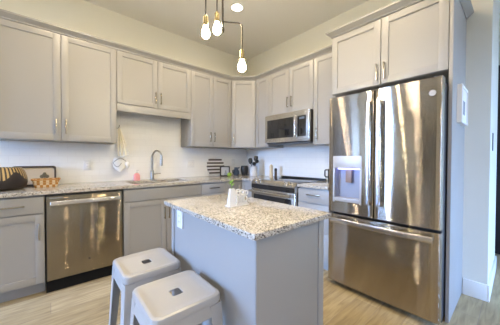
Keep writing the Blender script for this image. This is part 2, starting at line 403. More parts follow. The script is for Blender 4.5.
# corner base: an L
t = thing('corner_base_cabinet', 'grey corner base cabinet with doors on both faces of the inside corner', 'cabinet', (1.871, BA, 0))
w = BB-1.871
MB().prism([(.001, .0205), (w+.0205, .0205), (w+.0205, 2.430-BA), (XB-1.871-.001, 2.430-BA), (XB-1.871-.001, .624), (.001, .624)], .105, .8825).build('body', m_cab, t)
MB().prism([(.001, .085), (w+.085, .085), (w+.085, 2.430-BA), (w+.10, 2.430-BA), (w+.10, .10), (.001, .10)], 0, .105).build('toe_kick', m_cab, t)
shaker(0, w, .112, .868, 'door', t)
o = shaker(0, BA-2.430, .112, .868, 'door', t); o.rotation_euler = (0, 0, -PI/2); o.location = (w, 0, 0)
t = base_cab('grey base cabinet of stacked drawers between range and refrigerator', (BB, 1.664, 0), -PI/2, .396)
for (a, b) in ((.715, .868), (.415, .711), (.112, .411)):
    dr = slab(0, .396, a, b, 'drawer', t); pull(dr, .21, .806 if b > .8 else (a+b)/2+.06, .16, False)

# countertops
CA, CB = YA-.648, XB-.648
SX0, SX1, SY0, SY1 = .70, 1.39, 2.80, 3.16
mb = MB(); z0, z1 = .8835, .915
def ct(x0, x1, y0, y1): mb.box(x0, x1, y0, y1, z0, z1)
ct(-.62, SX0, CA, YA-.009); ct(SX1, XB-.009, CA, YA-.009); ct(SX0, SX1, CA, SY0); ct(SX0, SX1, SY1, YA-.009); ct(CB, XB-.009, 2.431, CA)
tag(mb.build('countertop', m_gran, None, (1.0, 3.0, z0)), 'L-shaped speckled granite countertop holding the sink and running into the corner', 'countertop')
tag(MB().box(CB, XB-.009, 1.27, 1.661, z0, z1, .002).build('countertop', m_gran, None, (2.5, 1.46, z0)), 'short speckled granite countertop between range and refrigerator', 'countertop')

# sink: an open steel bowl under the countertop
def rrect(x0, x1, y0, y1, r, z, n=6):
    out = []
    for (cx, cy, a0) in ((x1-r, y1-r, 0), (x0+r, y1-r, PI/2), (x0+r, y0+r, PI), (x1-r, y0+r, 1.5*PI)):
        for k in range(n+1):
            a = a0+PI/2*k/n; out.append((cx+r*math.cos(a), cy+r*math.sin(a), z))
    return out
t = thing('sink', 'stainless undermount sink below the faucet', 'sink', (1.045, 2.98, .69))
lp = lambda e, z, r: rrect(-.345+e, .345-e, -.18+e, .18-e, r, z+(.008 if z > .15 else 0))
MB().loft([lp(-.012, .1845, .05), lp(-.012, .182, .05), lp(.001, .182, .045), lp(.004, .02, .04), lp(.03, .004, .03), lp(.034, 0, .03), lp(-.002, .0, .05), lp(-.008, .17, .05)], False, False, True).box(-.32, .32, -.155, .155, -.001, .004).build('bowl', m_steel2, t)
MB().lathe([(.045, .004), (.045, .008), (.03, .007), (.0, .006)], seg=20).build('drain', m_chrome, t)

# ------------------------------------------------------------------ dishwasher
t = thing('dishwasher', 'stainless steel dishwasher under the countertop beside the drawer cabinet', 'dishwasher', (-.033, BA-.012, 0))
w = .614
MB().box(.004, w-.004, .04, .60, .10, .868).build('body', m_dgrey, t)
dr = MB().box(.010, w-.010, 0, .038, .115, .862, .004).build('door', m_steel_dw, t)
MB().box(.016, w-.016, -.001, .03, .8615, .872).build('control_strip', m_black, t)
mb = MB().box(.035, w-.035, -.048, -.030, .782, .822, .006, 3)
for x in (.05, w-.05): mb.box(x-.015, x+.015, -.034, .002, .788, .816, .003)
mb.build('handle', m_steel2, dr)
mb = MB(); mb.tube([(w*.52, -.0022, .24), (w*.52, .001, .24)], .008, 14); mb.build('badge', m_dgrey, dr)
MB().box(.03, .12, -.0006, .001, .842, .850).build('control_label', m_ink, dr)
MB().box(.004, w-.004, .035, .06, 0, .112).build('kick_plate', m_matte, t)

# ------------------------------------------------------------------ range (local frame as cabinets, facing the camera side)
t = thing('range', 'stainless slide-in electric range with black glass top and front knobs', 'stove', (BB-.045, 2.428, 0), -PI/2)
w = .762; D = XB-(BB-.045)-.010
MB().box(.003, w-.003, .04, D-.02, .03, .895).build('body', m_dgrey, t)
MB().box(.0, w, .05, D, .896, .920, .004).build('cooktop', m_glass, t)
cp = [(0.050, .9215), (.030, .9215), (-.004, .880), (-.004, .805), (.05, .805)]
mb = MB(); mb.loft([[(x, y, z) for y, z in cp] for x in (0, w)]); mb.build('control_panel', m_steel2, t)
MB().box(.012, w-.012, -.0055, 0, .806, .862).build('lip_shade_band', m_glass, t)  # black strip stands in for the shadow under the control panel lip
for kx in (.075, .155, .585, .675):
    mb = MB(); c = Vector((kx, .016, .902)); nrm = Vector((0, -.77, .64)).normalized()
    mb.tube([c, c+nrm*.008, c+nrm*.009, c+nrm*.034, c+nrm*.038], .02, 20, [.025, .025, .0205, .019, .016]); mb.build('knob', m_chrome, t)
dr = MB().box(.004, w-.004, -.004, .04, .205, .800, .005).build('oven_door', m_steel2, t)
MB().box(.055, w-.055, -.0065, 0, .29, .725, .002).build('oven_window', m_glass, dr)
mb = MB().tube([(.03, -.058, .770), (w-.03, -.058, .770)], .0155, 16)
for x in (.05, w-.05): mb.box(x-.012, x+.012, -.055, 0, .757, .783, .003)
mb.build('handle', m_steel2, dr)
MB().box(.004, w-.004, -.002, .04, .06, .198, .005).build('storage_drawer', m_steel2, t)
MB().box(.02, w-.02, .07, .09, 0, .06).build('kick_plate', m_matte, t)
MB().box(.0, w, D-.045, D-.004, .9205, .940, .004).build('rear_trim', m_black, t)
for (bx, by, br) in ((.20, .20, .09), (.56, .20, .11), (.20, .46, .075), (.56, .46, .075)):
    n = 40; mb = MB()
    mb.loft([[(bx+rr*math.cos(2*PI*k/n), by+rr*math.sin(2*PI*k/n), zz) for k in range(n)] for rr, zz in ((br, .9202), (br, .9206), (br-.003, .9206), (br-.003, .9202))], closed=True)
    mb.build('burner_ring', m_dgrey, t)

# ------------------------------------------------------------------ microwave
t = thing('microwave', 'stainless over-the-range microwave with dark glass door', 'microwave', (2.385, 2.425, 1.415), -PI/2)
w = .758; H = .400
MB().box(.002, w-.002, .030, XB-2.385-.002, 0.004, H-.002, .002).build('body', m_black, t)
dr = MB().box(0, w, 0, .030, .012, H, .004).build('door', m_steel2, t)
MB().box(.045, .540, -.003, .001, .070, .330, .002).build('window', m_glass, dr)
MB().box(.585, w-.045, -.003, .001, .070, .330, .002).build('control_panel', m_glass, t)
MB().box(.612, .690, -.0038, -.002, .285, .312, .0005).build('display', mat('display_glass', (.10, .13, .18), .1), t)
mb = MB().box(.548, .573, -.040, -.026, .060, .345, .005, 3)
for z in (.08, .325): mb.box(.552, .569, -.03, 0, z-.012, z+.012, .002)
mb.build('handle', m_chrome, dr)
MB().box(.01, w-.01, .035, .30, -.004, .006).build('vent_grille', m_dgrey, t)

# ------------------------------------------------------------------ refrigerator
FX = 2.030; FRW = .848
t = thing('refrigerator', 'stainless french-door refrigerator with water dispenser and bottom freezer', 'refrigerator', (FX, 1.192, 0), -PI/2)
MB().box(.004, FRW-.006, .085, XB-FX-.03, .03, 1.752, .003).build('body', m_dgrey, t)
MB().box(.01, FRW-.01, .14, .18, 0, .055).build('kick_grille', m_black, t)
def door_profile(x0, x1, bow, cx0, cx1, th=.075):
    pts = []; n = 14; r = .008
    f = lambda x: bow*((x-cx0)/(cx1-cx0)*2-1)**2
    pts.append((x0, th)); pts.append((x0, f(x0)+r)); pts.append((x0+r*.3, f(x0)+r*.3))
    for k in range(n+1):
        x = x0+r+(x1-x0-2*r)*k/n; pts.append((x, f(x)))
    pts += [(x1-r*.3, f(x1)+r*.3), (x1, f(x1)+r), (x1, th)]
    return pts
XM = .408
right = MB().prism(door_profile(XM+.004, FRW, .002, -.03, FRW+.03), .708, 1.772).build('right_door', m_steel, t)
# left door is built around the dispenser opening
DX0, DX1, DZ0, DZ1 = .062, .295, .840, 1.118
pr = door_profile(0, XM-.001, .002, -.03, FRW+.03)
f0 = lambda x: .002*((x+.03)/(FRW+.06)*2-1)**2
mb = MB()
mb.prism(pr, DZ1, 1.772).prism(pr, .708, DZ0)
pl = [p for p in pr if p[0] < DX0] ; pl = [(0, .075)] + pl[1:] + [(DX0, f0(DX0)), (DX0, .075)]
prr = [p for p in pr if p[0] > DX1]; prr = [(DX1, .075), (DX1, f0(DX1))] + prr
mb.prism(pl, DZ0, DZ1).prism(prr, DZ0, DZ1)
left = mb.build('left_door', m_steel, t)
dp = MB().box(DX0-.001, DX1+.001, .072, .0745, DZ0-.001, DZ1+.001).box(DX0-.001, DX0+.004, .010, .073, DZ0, DZ1).box(DX1-.004, DX1+.001, .010, .073, DZ0, DZ1).box(DX0, DX1, .010, .073, DZ0-.001, DZ0+.004).build('dispenser', m_disp, left)
fr = MB().box(DX0-.016, DX1+.016, -.004, .012, DZ1, 1.228, .003).build('control_panel', m_silver, dp)
MB().box(DX0-.016, DX0, -.003, .012, .800, DZ1, .002).box(DX1, DX1+.016, -.003, .012, .800, DZ1, .002).box(DX0, DX1, -.006, .060, .812, DZ0+.006, .002).build('frame', m_silver, dp)
MB().box(DX0+.02, DX1-.02, .020, .050, DZ1-.012, DZ1-.004).build('light_strip', m_led, dp)
MB().box(.150, .205, .035, .060, .985, DZ1-.013, .004).build('paddle', m_pad, dp)
fz = MB().prism(door_profile(0, FRW, .002, -.03, FRW+.03), .052, .685).build('freezer_drawer', m_steel, t)
def bar_handle(x0, x1, z0, z1, parent, vertical):
    mb = MB()
    if vertical:
        loops = []
        for k in range(11):
            z = z0+(z1-z0)*k/10; o = -.048-.008*math.sin(PI*k/10)
            loops.append([(x, y, z) for x, y, _ in [(a, b, 0) for a, b, c in rrect(x0, x1, o-.010, o+.010, .006, 0, 3)]])
        mb.loft(loops)
        for z in (z0+.02, z1-.02): mb.box(x0+.006, x1-.006, -.045, .012, z-.014, z+.014, .003)
    else:
        loops = []
        for k in range(11):
            x = x0+(x1-x0)*k/10; o = -.048-.008*math.sin(PI*k/10)
            loops.append([(x, y, z) for y, z, _ in rrect(o-.010, o+.010, z0, z1, .006, 0, 3)])
        mb.loft(loops)
        for x in (x0+.02, x1-.02): mb.box(x-.014, x+.014, -.045, .016, z0+.004, z1-.004, .003)
    return mb.build('handle', m_steel2, parent)
bar_handle(.360, .395, .82, 1.68, left, True)
bar_handle(.440, .476, .82, 1.68, right, True)
bar_handle(.052, .815, .620, .662, fz, False)
# round badge on the right door
bx, bz = .792, 1.664; by = .002*((bx+.03)/(FRW+.06)*2-1)**2
mb = MB(); mb.tube([(bx, by+.001, bz), (bx, by-.003, bz)], .0215, 28); bd = mb.build('badge', mat('badge_silver', (.42, .42, .43), .4, .3), right)
n = 32; mb = MB()
mb.loft([[(bx+r*math.cos(2*PI*k/n), y, bz+r*math.sin(2*PI*k/n)) for k in range(n)] for r, y in ((.0205, by-.0028), (.0205, by-.0042), (.0175, by-.0042), (.0175, by-.0028))], closed=True)
mb.build('badge_ring', m_ink, bd)
cu = bpy.data.curves.new('badge_letters', 'FONT'); cu.body = 'GE'; cu.size = .021; cu.align_x = 'CENTER'; cu.align_y = 'CENTER'; cu.extrude = .0004; cu.shear = .25
cu.materials.append(m_ink)
tmp = bpy.data.objects.new('tmp', cu); COL.objects.link(tmp); bpy.context.view_layer.update()
me = bpy.data.meshes.new_from_object(tmp); bpy.data.objects.remove(tmp)
me.name = 'badge_letters'; o = bpy.data.objects.new('badge_letters', me); COL.objects.link(o); o.parent = bd
o.rotation_euler = (PI/2, 0, 0); o.location = (bx, by-.0036, bz)
if not me.materials: me.materials.append(m_ink)
for i, x in enumerate((.03, FRW-.03)): MB().box(x-.022, x+.022, .03, .12, 1.7525, 1.786, .004).build('hinge_cover', m_dgrey, t)

# ------------------------------------------------------------------ island
IX0, IX1, IY0, IY1 = .581, 1.130, .645, 1.553
t = thing('kitchen_island', 'freestanding grey kitchen island with plain painted sides', 'island', (.85, 1.09, 0))
bx0, bx1, by0, by1 = .612-.85, 1.088-.85, .668-1.09, 1.485-1.09
MB().box(bx0+.006, bx1-.006, by0+.006, by1-.006, .0, .8885).build('body', m_cab, t)
MB().box(bx0, bx0+.006, by0+.002, by1, .0, .8885, .001).build('side_panel', m_cab, t)
MB().box(bx0, bx1-.048, by0, by0+.006, .0, .8885, .001).build('front_panel', m_cab, t)
MB().box(bx1-.044, bx1, by0-.004, by0+.006, 0, .8885, .001).build('corner_stile', m_cab, t)
mb = MB(); mb.box(bx0-.006, bx0, by1-.030, by1+.004, 0, .8885, .001); mb.build('corner_stile', m_cab, t)
tag(MB().box(IX0, IX1, IY0, IY1, .889, .915, .003).build('island_countertop', m_gran, None, (.85, 1.09, .889)), 'rectangular speckled granite top lying on the kitchen island', 'countertop')
def outlet(label, loc, rz, w=.070, h=.115, gang=1):
    t = thing('outlet', label, 'outlet', loc, rz)
    W_ = w if gang == 1 else .116
    MB().box(-W_/2, W_/2, -.006, 0, -h/2, h/2, .002).build('cover_plate', m_wplast, t)
    for g in range(gang):
        x = 0 if gang == 1 else (-.023, .023)[g]
        s_ = MB().box(x-.0165, x+.0165, -.0085, -.005, -.034, .034, .0015).build('socket', m_white, t)
        for z in (-.018, .018):
            for dx in (-.006, .006): MB().box(x+dx-.001, x+dx+.001, -.0089, -.008, z-.004, z+.004).build('slot', m_dgrey, s_)
    return t
outlet('white outlet on the side of the kitchen island', (.6115, 1.365, .828), -PI/2, .078, .115)
outlet('double white outlet on the tiles between the faucet and the striped round', (1.655, YA-.0085, 1.12), 0, gang=2)
outlet('white outlet on the tiles above the dishwasher', (.338, YA-.0085, 1.12), 0)
outlet('small white outlet on the tiles above the blue pitcher in the corner', (2.474, YA-.0085, 1.135), 0)

# ------------------------------------------------------------------ stools
def make_stool(label, loc):
    t = thing('bar_stool', label, 'stool', loc, 0, 'metal stools at the island')
    H = .612; a = .150
    def sq(h, r, z, n=7): return rrect(-h, h, -h, h, r, z, n)
    N = len(sq(.1, .03, 0))
    def slot(w, l, z):
        base = sq(.1, .03, z); out = []
        for (x, y, _) in base:
            ang = math.atan2(y, x); ux, uy = math.cos(ang), math.sin(ang)
            e = (abs(ux/w)**3+abs(uy/l)**3)**(-1/3); out.append((ux*e, uy*e, z))
        return out
    mb = MB()
    mb.loft([slot(.025, .032, H-.0115), slot(.025, .032, H-.0085), slot(.026, .033, H-.0072), slot(.036, .044, H-.007), sq(a-.055, .03, H-.007), sq(a-.026, .034, H-.0055), sq(a-.018, .036, H-.001), sq(a-.010, .036, H), sq(a-.003, .036, H-.004), sq(a, .036, H-.012), sq(a, .036, H-.034), sq(a-.003, .035, H-.036), sq(a-.003, .035, H-.012), sq(a-.02, .03, H-.010), slot(.025, .032, H-.0115)], True, True, False)
    # open the slot
    mb.bm.faces.ensure_lookup_table()
    ng = [f for f in mb.bm.faces if len(f.verts) > 4]; bmesh.ops.delete(mb.bm, geom=ng, context='FACES')
    mb.build('seat', m_stool, t)
    # skirt below the seat
    MB().loft([sq(a-.006, .034, H-.030), sq(a+.002, .034, H-.085), sq(a-.001, .034, H-.085), sq(a-.009, .034, H-.030)], closed=True).build('apron', m_stool, t)
    sp = .030
    for sx in (-1, 1):
        for sy in (-1, 1):
            def sec(k, z):
                c = a-.002+sp*k; wd = .060-.026*k; th = .0035; b = .012
                p = [(c, c-wd), (c, c-b), (c-b*.3, c-b*.3), (c-b, c), (c-wd, c), (c-wd, c-th), (c-b-.001, c-th), (c-b*.3-th, c-b*.3-th), (c-th, c-b-.001), (c-th, c-wd)]
                return [(sx*x, sy*y, z) for x, y in p]
            lg = MB().loft([sec(0, H-.040), sec(.15, H-.12), sec(.55, H*.42), sec(1, .012)]).build('leg', m_stool, t)
            c = a+sp-.016
            MB().box(sx*c-.014, sx*c+.014, sy*c-.014, sy*c+.014, 0, .016, .003).build('foot_cap', m_black, lg)
    for s in (-1, 1):
        e1 = a-.022
        lo = []
        for (px, py, z) in ((-e1, -e1*s, H-.095), (-.03, -.03*s, H-.075), (.03, .03*s, H-.075), (e1, e1*s, H-.095)):
            nx, ny = -s*.7071*.022, .7071*.022
            lo.append([(px+nx, py+ny, z), (px-nx, py-ny, z), (px-nx, py-ny, z-.004+.001*s), (px+nx, py+ny, z-.004+.001*s)])
        MB().loft(lo).build('cross_brace', m_dgrey, t)  # dark and raised to deepen the shade seen through the slot
    MB().lathe([(0, H-.074), (.055, H-.074), (.055, H-.070), (0, H-.070)], seg=24).build('slot_dark_plate', m_dgrey, t)  # dark disc added below the slot in place of shade inside the seat
    q = a+sp*.68-.004
    for s in (-1, 1):
        MB().box(-q, q, s*q-.003, s*q+.003, .17, .195, .001).build('footrest', m_stool, t)
        MB().box(s*q-.003, s*q+.003, -q, q, .171, .194, .001).build('footrest', m_stool, t)
    return t
make_stool('white metal stool with slotted seat nearer the dishwasher, partly behind the other stool', (.421, 1.400, 0))
make_stool('white metal stool with slotted seat in the foreground, in front of the other stool', (.424, .993, 0))

# ------------------------------------------------------------------ chandelier
CX, CY = .805, 1.19
t = thing('chandelier', 'modern bronze branching chandelier with bare lit bulbs above the island', 'chandelier', (CX, CY, CEIL))
zr = lambda z: z-CEIL
MB().lathe([(.0, -.0), (.065, -.0), (.065, -.018), (.05, -.026), (0, -.027)], seg=28).build('canopy', m_rod, t)
MB().tube([(0, 0, -.02), (0, 0, zr(1.985))], .0065, 10).build('stem', m_rod, t)
MB().lathe([(0, zr(1.965)), (.008, zr(1.968)), (.011, zr(1.985)), (.008, zr(2.0)), (0, zr(2.002))], seg=14).build('finial', m_rod, t)
rx, ry = math.sin(yaw), -math.cos(yaw)
def arm(dx, dy, ztop, zb):
    """arm leaves the stem at ztop, bends down and ends in socket whose bulb bottom is zb"""
    L = math.hypot(dx, dy); r = .022; zs = zb+.125
    ux, uy = dx/L, dy/L; pts = [(0, 0, zr(ztop))]
    for k in range(7):
        a = PI/2*k/6; pts.append((ux*(L-r+r*math.sin(a)), uy*(L-r+r*math.sin(a)), zr(ztop)-r+r*math.cos(a)))
    pts.append((dx, dy, zr(zs)))
    MB().tube(pts, .0042, 8).build('arm', m_rod, t)
    sk = MB().lathe([(0, zr(zs+.012)), (.006, zr(zs+.012)), (.0155, zr(zs)), (.0155, zr(zb+.072)), (0, zr(zb+.071))], dx, dy, 18).build('socket', m_brass, t)
    MB().lathe([(.010, zr(zb+.076)), (.013, zr(zb+.066)), (.020, zr(zb+.046)), (.0245, zr(zb+.030)), (.0225, zr(zb+.013)), (.013, zr(zb+.002)), (0, zr(zb))], dx, dy, 22).build('bulb', m_bulb, sk)
arm(-.087, .052, 2.30, 1.925)
arm(-.012, .045, 2.26, 1.972)
arm(.100, -.064, 2.033, 1.738)
arm(.10, .16, 2.56, 2.36)
arm(-.17, -.13, 2.64, 2.42)

# recessed ceiling lights, with the unseen fill ones
for i, (x, y) in enumerate(DOWN):
    where = ['recessed round ceiling light in view beside the chandelier', 'recessed round ceiling light over the refrigerator front', 'recessed round ceiling light over the dishwasher', 'added fill ceiling light over the open floor behind the stools',
             'added fill ceiling light behind the camera, right side', 'added fill ceiling light behind the camera, far left', 'recessed round ceiling light near the left wall'][i]
    t = thing('ceiling_light', where, 'ceiling light', (x, y, CEIL), 0, 'recessed ceiling lights')
    n = 28
    MB().loft([[(r*math.cos(2*PI*k/n), r*math.sin(2*PI*k/n), z) for k in range(n)] for r, z in ((.085, -.0005), (.083, -.006), (.066, -.008), (.064, -.0005))], closed=True).build('trim_ring', m_trim, t)
    MB().lathe([(0, -.004), (.064, -.004), (.064, -.001), (0, -.001)], seg=n).build('lens', m_can, t)

# ------------------------------------------------------------------ things on the back counter
CT = .9155
# faucet
t = thing('faucet', 'tall stainless gooseneck faucet behind the sink', 'faucet', (1.045, 3.215, CT))
MB().lathe([(0, 0), (.030, 0), (.030, .006), (.023, .012), (.021, .12), (.015, .128), (0, .13)], seg=22).build('base', m_faucet, t)
pts = [(0, 0, .12), (0, 0, .30)]
for k in range(1, 13):
    a = PI*k/12; pts.append((.035*(1-math.cos(a)), -.075*(1-math.cos(a)), .30+.085*math.sin(a)))
pts.append((.07, -.15, .27)); MB().tube(pts, .0125, 14).build('neck', m_faucet, t)
MB().tube([(.07, -.15, .28), (.07, -.15, .20), (.07, -.15, .188)], .016, 14, [.0145, .0165, .015]).build('spray_head', m_faucet, t)
MB().tube([(.015, -.005, .075), (.05, -.02, .078), (.10, -.035, .082)], .008, 10, [.012, .008, .006]).build('lever', m_faucet, t)
# soap
t = thing('soap_bottle', 'small pink soap pump bottle beside the faucet', 'bottle', (.862, 3.255, CT))
MB().loft([rrect(-.036, .036, -.022, .022, .015, 0), rrect(-.038, .038, -.024, .024, .016, .012), rrect(-.037, .037, -.023, .023, .016, .065), rrect(-.026, .026, -.018, .018, .014, .085), rrect(-.012, .012, -.012, .012, .010, .094)]).build('bottle', m_pink, t)
MB().lathe([(.012, .092), (.012, .106), (.004, .108), (.004, .128), (0, .128)], seg=14).box(-.004, .026, -.006, .006, .126, .135, .002).build('pump', m_clear, t)
# hanging towel on a hook on the cabinet side
t = thing('wall_hook', 'small dark hook on the cabinet side above the hanging towel', 'hook', (.5925, 3.10, 1.56))
MB().box(-.0075, -.001, -.012, .012, -.03, .045, .002).build('back_plate', m_dgrey, t)
MB().tube([(-.002, 0, .0), (.018, 0, -.006), (.034, 0, .010), (.040, 0, .034)], .004, 8).build('prong', m_dgrey, t)
t = thing('kitchen_towel', 'cream kitchen towel hanging from the hook beside the sink cabinet', 'towel', (.625, 3.15, 1.55))
loops = []
for k in range(15):
    f = k/14; z = .012-.33*f; w_ = .010+.075*f**.8; x0 = .0; lp_ = []
    n = 26
    for j in range(n):
        s = j/(n-1)*2-1; wav = .010*math.sin(s*9+f*2)*(.3+f)
        lp_.append((s*w_*.6+.045*f+x0+.012, wav-s*w_*.75, z+.012*s*f))
    back = [(x+.004, y+.005, z) for x, y, z in reversed(lp_)]
    loops.append(lp_+back)
MB().loft(loops).build('cloth', m_cloth, t)
t = thing('oven_mitt', 'white quilted oven mitt with grey trim hanging below the towel', 'mitt', (.655, 3.205, 1.205))
lo = []
for f, w_, dz in ((0, .055, 0), (.15, .072, 0), (.45, .082, 0), (.7, .074, 0), (.9, .05, 0), (1, .022, 0)):
    lo.append([(w_*math.cos(2*PI*k/24)*.9, .020*math.sin(2*PI*k/24)-.62*w_*math.cos(2*PI*k/24)*.3, -.16*f+.006*math.cos(4*PI*k/24)) for k in range(24)])
MB().loft(lo).build('mitt', m_mitt, t)
MB().ball((.082, -.03, -.075), .03, .9, .6, 1.5).build('thumb', m_mitt, t)
pts = [(-.078+.156*k/14, -.028-.0*k, -.060+.055*math.sin(PI*k/14)) for k in range(15)]
MB().tube(pts, .0045, 8).build('trim_cord', m_greyc, t)
MB().tube([(-.078+.09*k/10, -.030, -.062-.045*math.sin(PI*k/10)*(-1 if k < 0 else 1)) for k in range(11)], .0035, 8).build('trim_cord', m_greyc, t)

# black & gold basket
t = thing('round_basket', 'black round basket with gold radiating stripes at the counter end', 'basket', (-.352, 3.02, CT))
mg = mat('black_gold_stripes', rough=.45); tr, n_, l_, b_ = nt(mg)
tc = n_.new('ShaderNodeTexCoord'); sx_ = n_.new('ShaderNodeSeparateXYZ'); l_.new(tc.outputs['Object'], sx_.inputs[0])
at_ = n_.new('ShaderNodeMath'); at_.operation = 'ARCTAN2'; l_.new(sx_.outputs[1], at_.inputs[0]); l_.new(sx_.outputs[0], at_.inputs[1])
sn = n_.new('ShaderNodeMath'); sn.operation = 'MULTIPLY'; sn.inputs[1].default_value = 44; l_.new(at_.outputs[0], sn.inputs[0])
ss = n_.new('ShaderNodeMath'); ss.operation = 'SINE'; l_.new(sn.outputs[0], ss.inputs[0])
# stripes run down the shoulder in scallops
s2 = n_.new('ShaderNodeMath'); s2.operation = 'MULTIPLY'; s2.inputs[1].default_value = 6; l_.new(at_.outputs[0], s2.inputs[0])
s3 = n_.new('ShaderNodeMath'); s3.operation = 'SINE'; l_.new(s2.outputs[0], s3.inputs[0])
th = n_.new('ShaderNodeMath'); th.operation = 'MULTIPLY_ADD'; th.inputs[1].default_value = .035; th.inputs[2].default_value = .125; l_.new(s3.outputs[0], th.inputs[0])
gt = n_.new('ShaderNodeMath'); gt.operation = 'GREATER_THAN'; l_.new(sx_.outputs[2], gt.inputs[0]); l_.new(th.outputs[0], gt.inputs[1])
g2 = n_.new('ShaderNodeMath'); g2.operation = 'GREATER_THAN'; g2.inputs[1].default_value = -.1; l_.new(ss.outputs[0], g2.inputs[0])
mu = n_.new('ShaderNodeMath'); mu.operation = 'MULTIPLY'; l_.new(gt.outputs[0], mu.inputs[0]); l_.new(g2.outputs[0], mu.inputs[1])
rg = ramp(n_, [(0, (.018, .013, .012)), (1, (.40, .28, .12))]); l_.new(mu.outputs[0], rg.inputs[0]); l_.new(rg.outputs[0], b_.inputs['Base Color'])
MB().lathe([(0, 0), (.155, 0), (.188, .022), (.197, .062), (.194, .105), (.183, .15), (.165, .19), (.158, .198), (.152, .196), (.168, .15), (.178, .10), (.17, .03), (.14, .012), (0, .012)], seg=64).build('basket', mg, t)
# black-framed tray print behind
t = thing('framed_print', 'black rounded frame with beige botanical print leaning on the tiles', 'frame', (-.115, 3.245, CT))
lf = lambda e, y: [(x, y, z) for x, z, _ in rrect(-.17+e, .17-e, 0+e, .205-e, .025, 0)]
MB().loft([lf(0, 0), lf(0, .028), lf(.016, .028), lf(.016, 0)], closed=True).build('frame', m_crate, t)
MB().box(-.155, .155, .018, .026, .014, .191).build('print', m_beige, t)
mb = MB()
for (a, b, r) in ((.075, .105, .022), (.055, .095, .018), (.095, .095, .018), (.076, .125, .014)):
    mb.tube([(a, .0185, b), (a, .0165, b)], r, 14)
mb.box(.072, .080, .0165, .0185, .045, .10); mb.build('motif', mat('olive_ink', (.16, .14, .09), .7), t)
for o in [c for c in t.children]: pass
t.rotation_euler = (math.radians(-9), 0, 0)
# small basket with white bar
t = thing('bread_basket', 'small orange and white woven basket in front of the black frame', 'basket', (-.026, 3.085, CT))
MB().loft([rrect(-.085, .085, -.055, .055, .02, 0), rrect(-.103, .103, -.075, .075, .025, .066), rrect(-.107, .107, -.079, .079, .025, .066), rrect(-.107, .107, -.079, .079, .025, .074), rrect(-.099, .099, -.071, .071, .022, .074), rrect(-.082, .082, -.052, .052, .018, .006)]).build('basket', m_basket, t)
n = 28; MB().loft([rrect(-.107, .107, -.079, .079, .025, .070), rrect(-.112, .112, -.084, .084, .028, .074), rrect(-.110, .110, -.082, .082, .027, .080), rrect(-.099, .099, -.071, .071, .022, .078)], False, False, True).build('rim', mat('honey_wicker', (.50, .23, .05), .6), t)
mb = MB().ball((-.02, 0, .062), .06, 1.25, .8, .62); mb.ball((.04, .01, .058), .045, 1.1, .9, .6)
tag(mb.build('napkin_bundle', m_mitt, None, (-.026, 3.085, CT+.03)) , 'folded white napkins heaped inside the orange woven basket', 'napkin')
bpy.data.objects['napkin_bundle'].location = (-.026, 3.085, CT+.014)

# striped round leaning on the tiles
t = thing('striped_round', 'white round tray with dark brown horizontal slats leaning on the tiles', 'decoration', (2.085, 3.250, CT))
rr = .156; cz = .158
MB().tube([(0, .010, cz), (0, .022, cz)], rr, 44).build('disc', m_white, t)
for k in range(5):
    z = cz+.112-.054*k; hw = math.sqrt(max(0, (rr+.012)**2-(z-cz)**2)); hw = max(hw, .10)
    MB().box(-hw, hw, -.004, .010, z-.0135, z+.0135, .004).build('slat', m_stripe, t)
t.rotation_euler = (math.radians(-9), 0, 0)
# black frame
t = thing('photo_frame', 'small black square photo frame standing before the striped round', 'frame', (2.165, 3.125, CT), math.radians(-20))
lf = lambda e, y: [(x, y, z) for x, z, _ in rrect(-.082+e, .082-e, 0+e, .165-e, .012, 0)]
MB().loft([lf(0, 0), lf(0, .022), lf(.017, .022), lf(.017, 0)], closed=True).build('frame', m_black, t)
MB().box(-.068, .068, .010, .018, .014, .152).build('photo', mat('pale_photo', (.44, .46, .50), .3), t)
MB().lathe([(0, .016), (.028, .016), (.022, .05), (.012, .065), (.016, .085), (0, .10)], .012, .0095, 16, ey=.12).build('figure', m_ink, t)
MB().tube([(0, .021, .10), (0, .075, .004)], .006, 8).build('stand', m_black, t)
t.location.z = CT
# apple
t = thing('green_apple', 'green apple beside the small black photo frame', 'apple', (2.182, 3.030, CT))
MB().lathe([(0, .006), (.014, 0), (.028, .008), (.036, .030), (.033, .052), (.020, .064), (.008, .060), (0, .054)], seg=22).build('fruit', m_green, t)
MB().tube([(0, 0, .054), (.004, 0, .074)], .002, 6).build('stem', m_crate, t)
# slate blue creamer and bowl
t = thing('blue_pitcher', 'small slate blue ceramic pitcher with handle in the corner', 'pitcher', (2.46, 3.215, CT))
MB().lathe([(0, 0), (.042, 0), (.056, .03), (.052, .075), (.032, .105), (.030, .125), (.036, .135), (.030, .134), (.026, .12), (0, .11)], seg=24).build('body', m_navy, t)
MB().tube([(-.045, .0, .09), (-.075, 0, .085), (-.080, 0, .055), (-.052, 0, .030)], .007, 8).build('handle', m_navy, t)
MB().tube([(.03, -.012, .118), (.058, -.025, .138)], .012, 10, [.016, .007]).build('spout', m_navy, t)
t = thing('black_vase', 'black tapered vase between the blue pitcher and the utensil crock', 'vase', (2.565, 3.115, CT))
MB().lathe([(0, 0), (.042, 0), (.050, .006), (.066, .08), (.066, .13), (.056, .165), (.052, .165), (.060, .13), (.058, .08), (.040, .012), (0, .012)], seg=26).build('body', m_black, t)
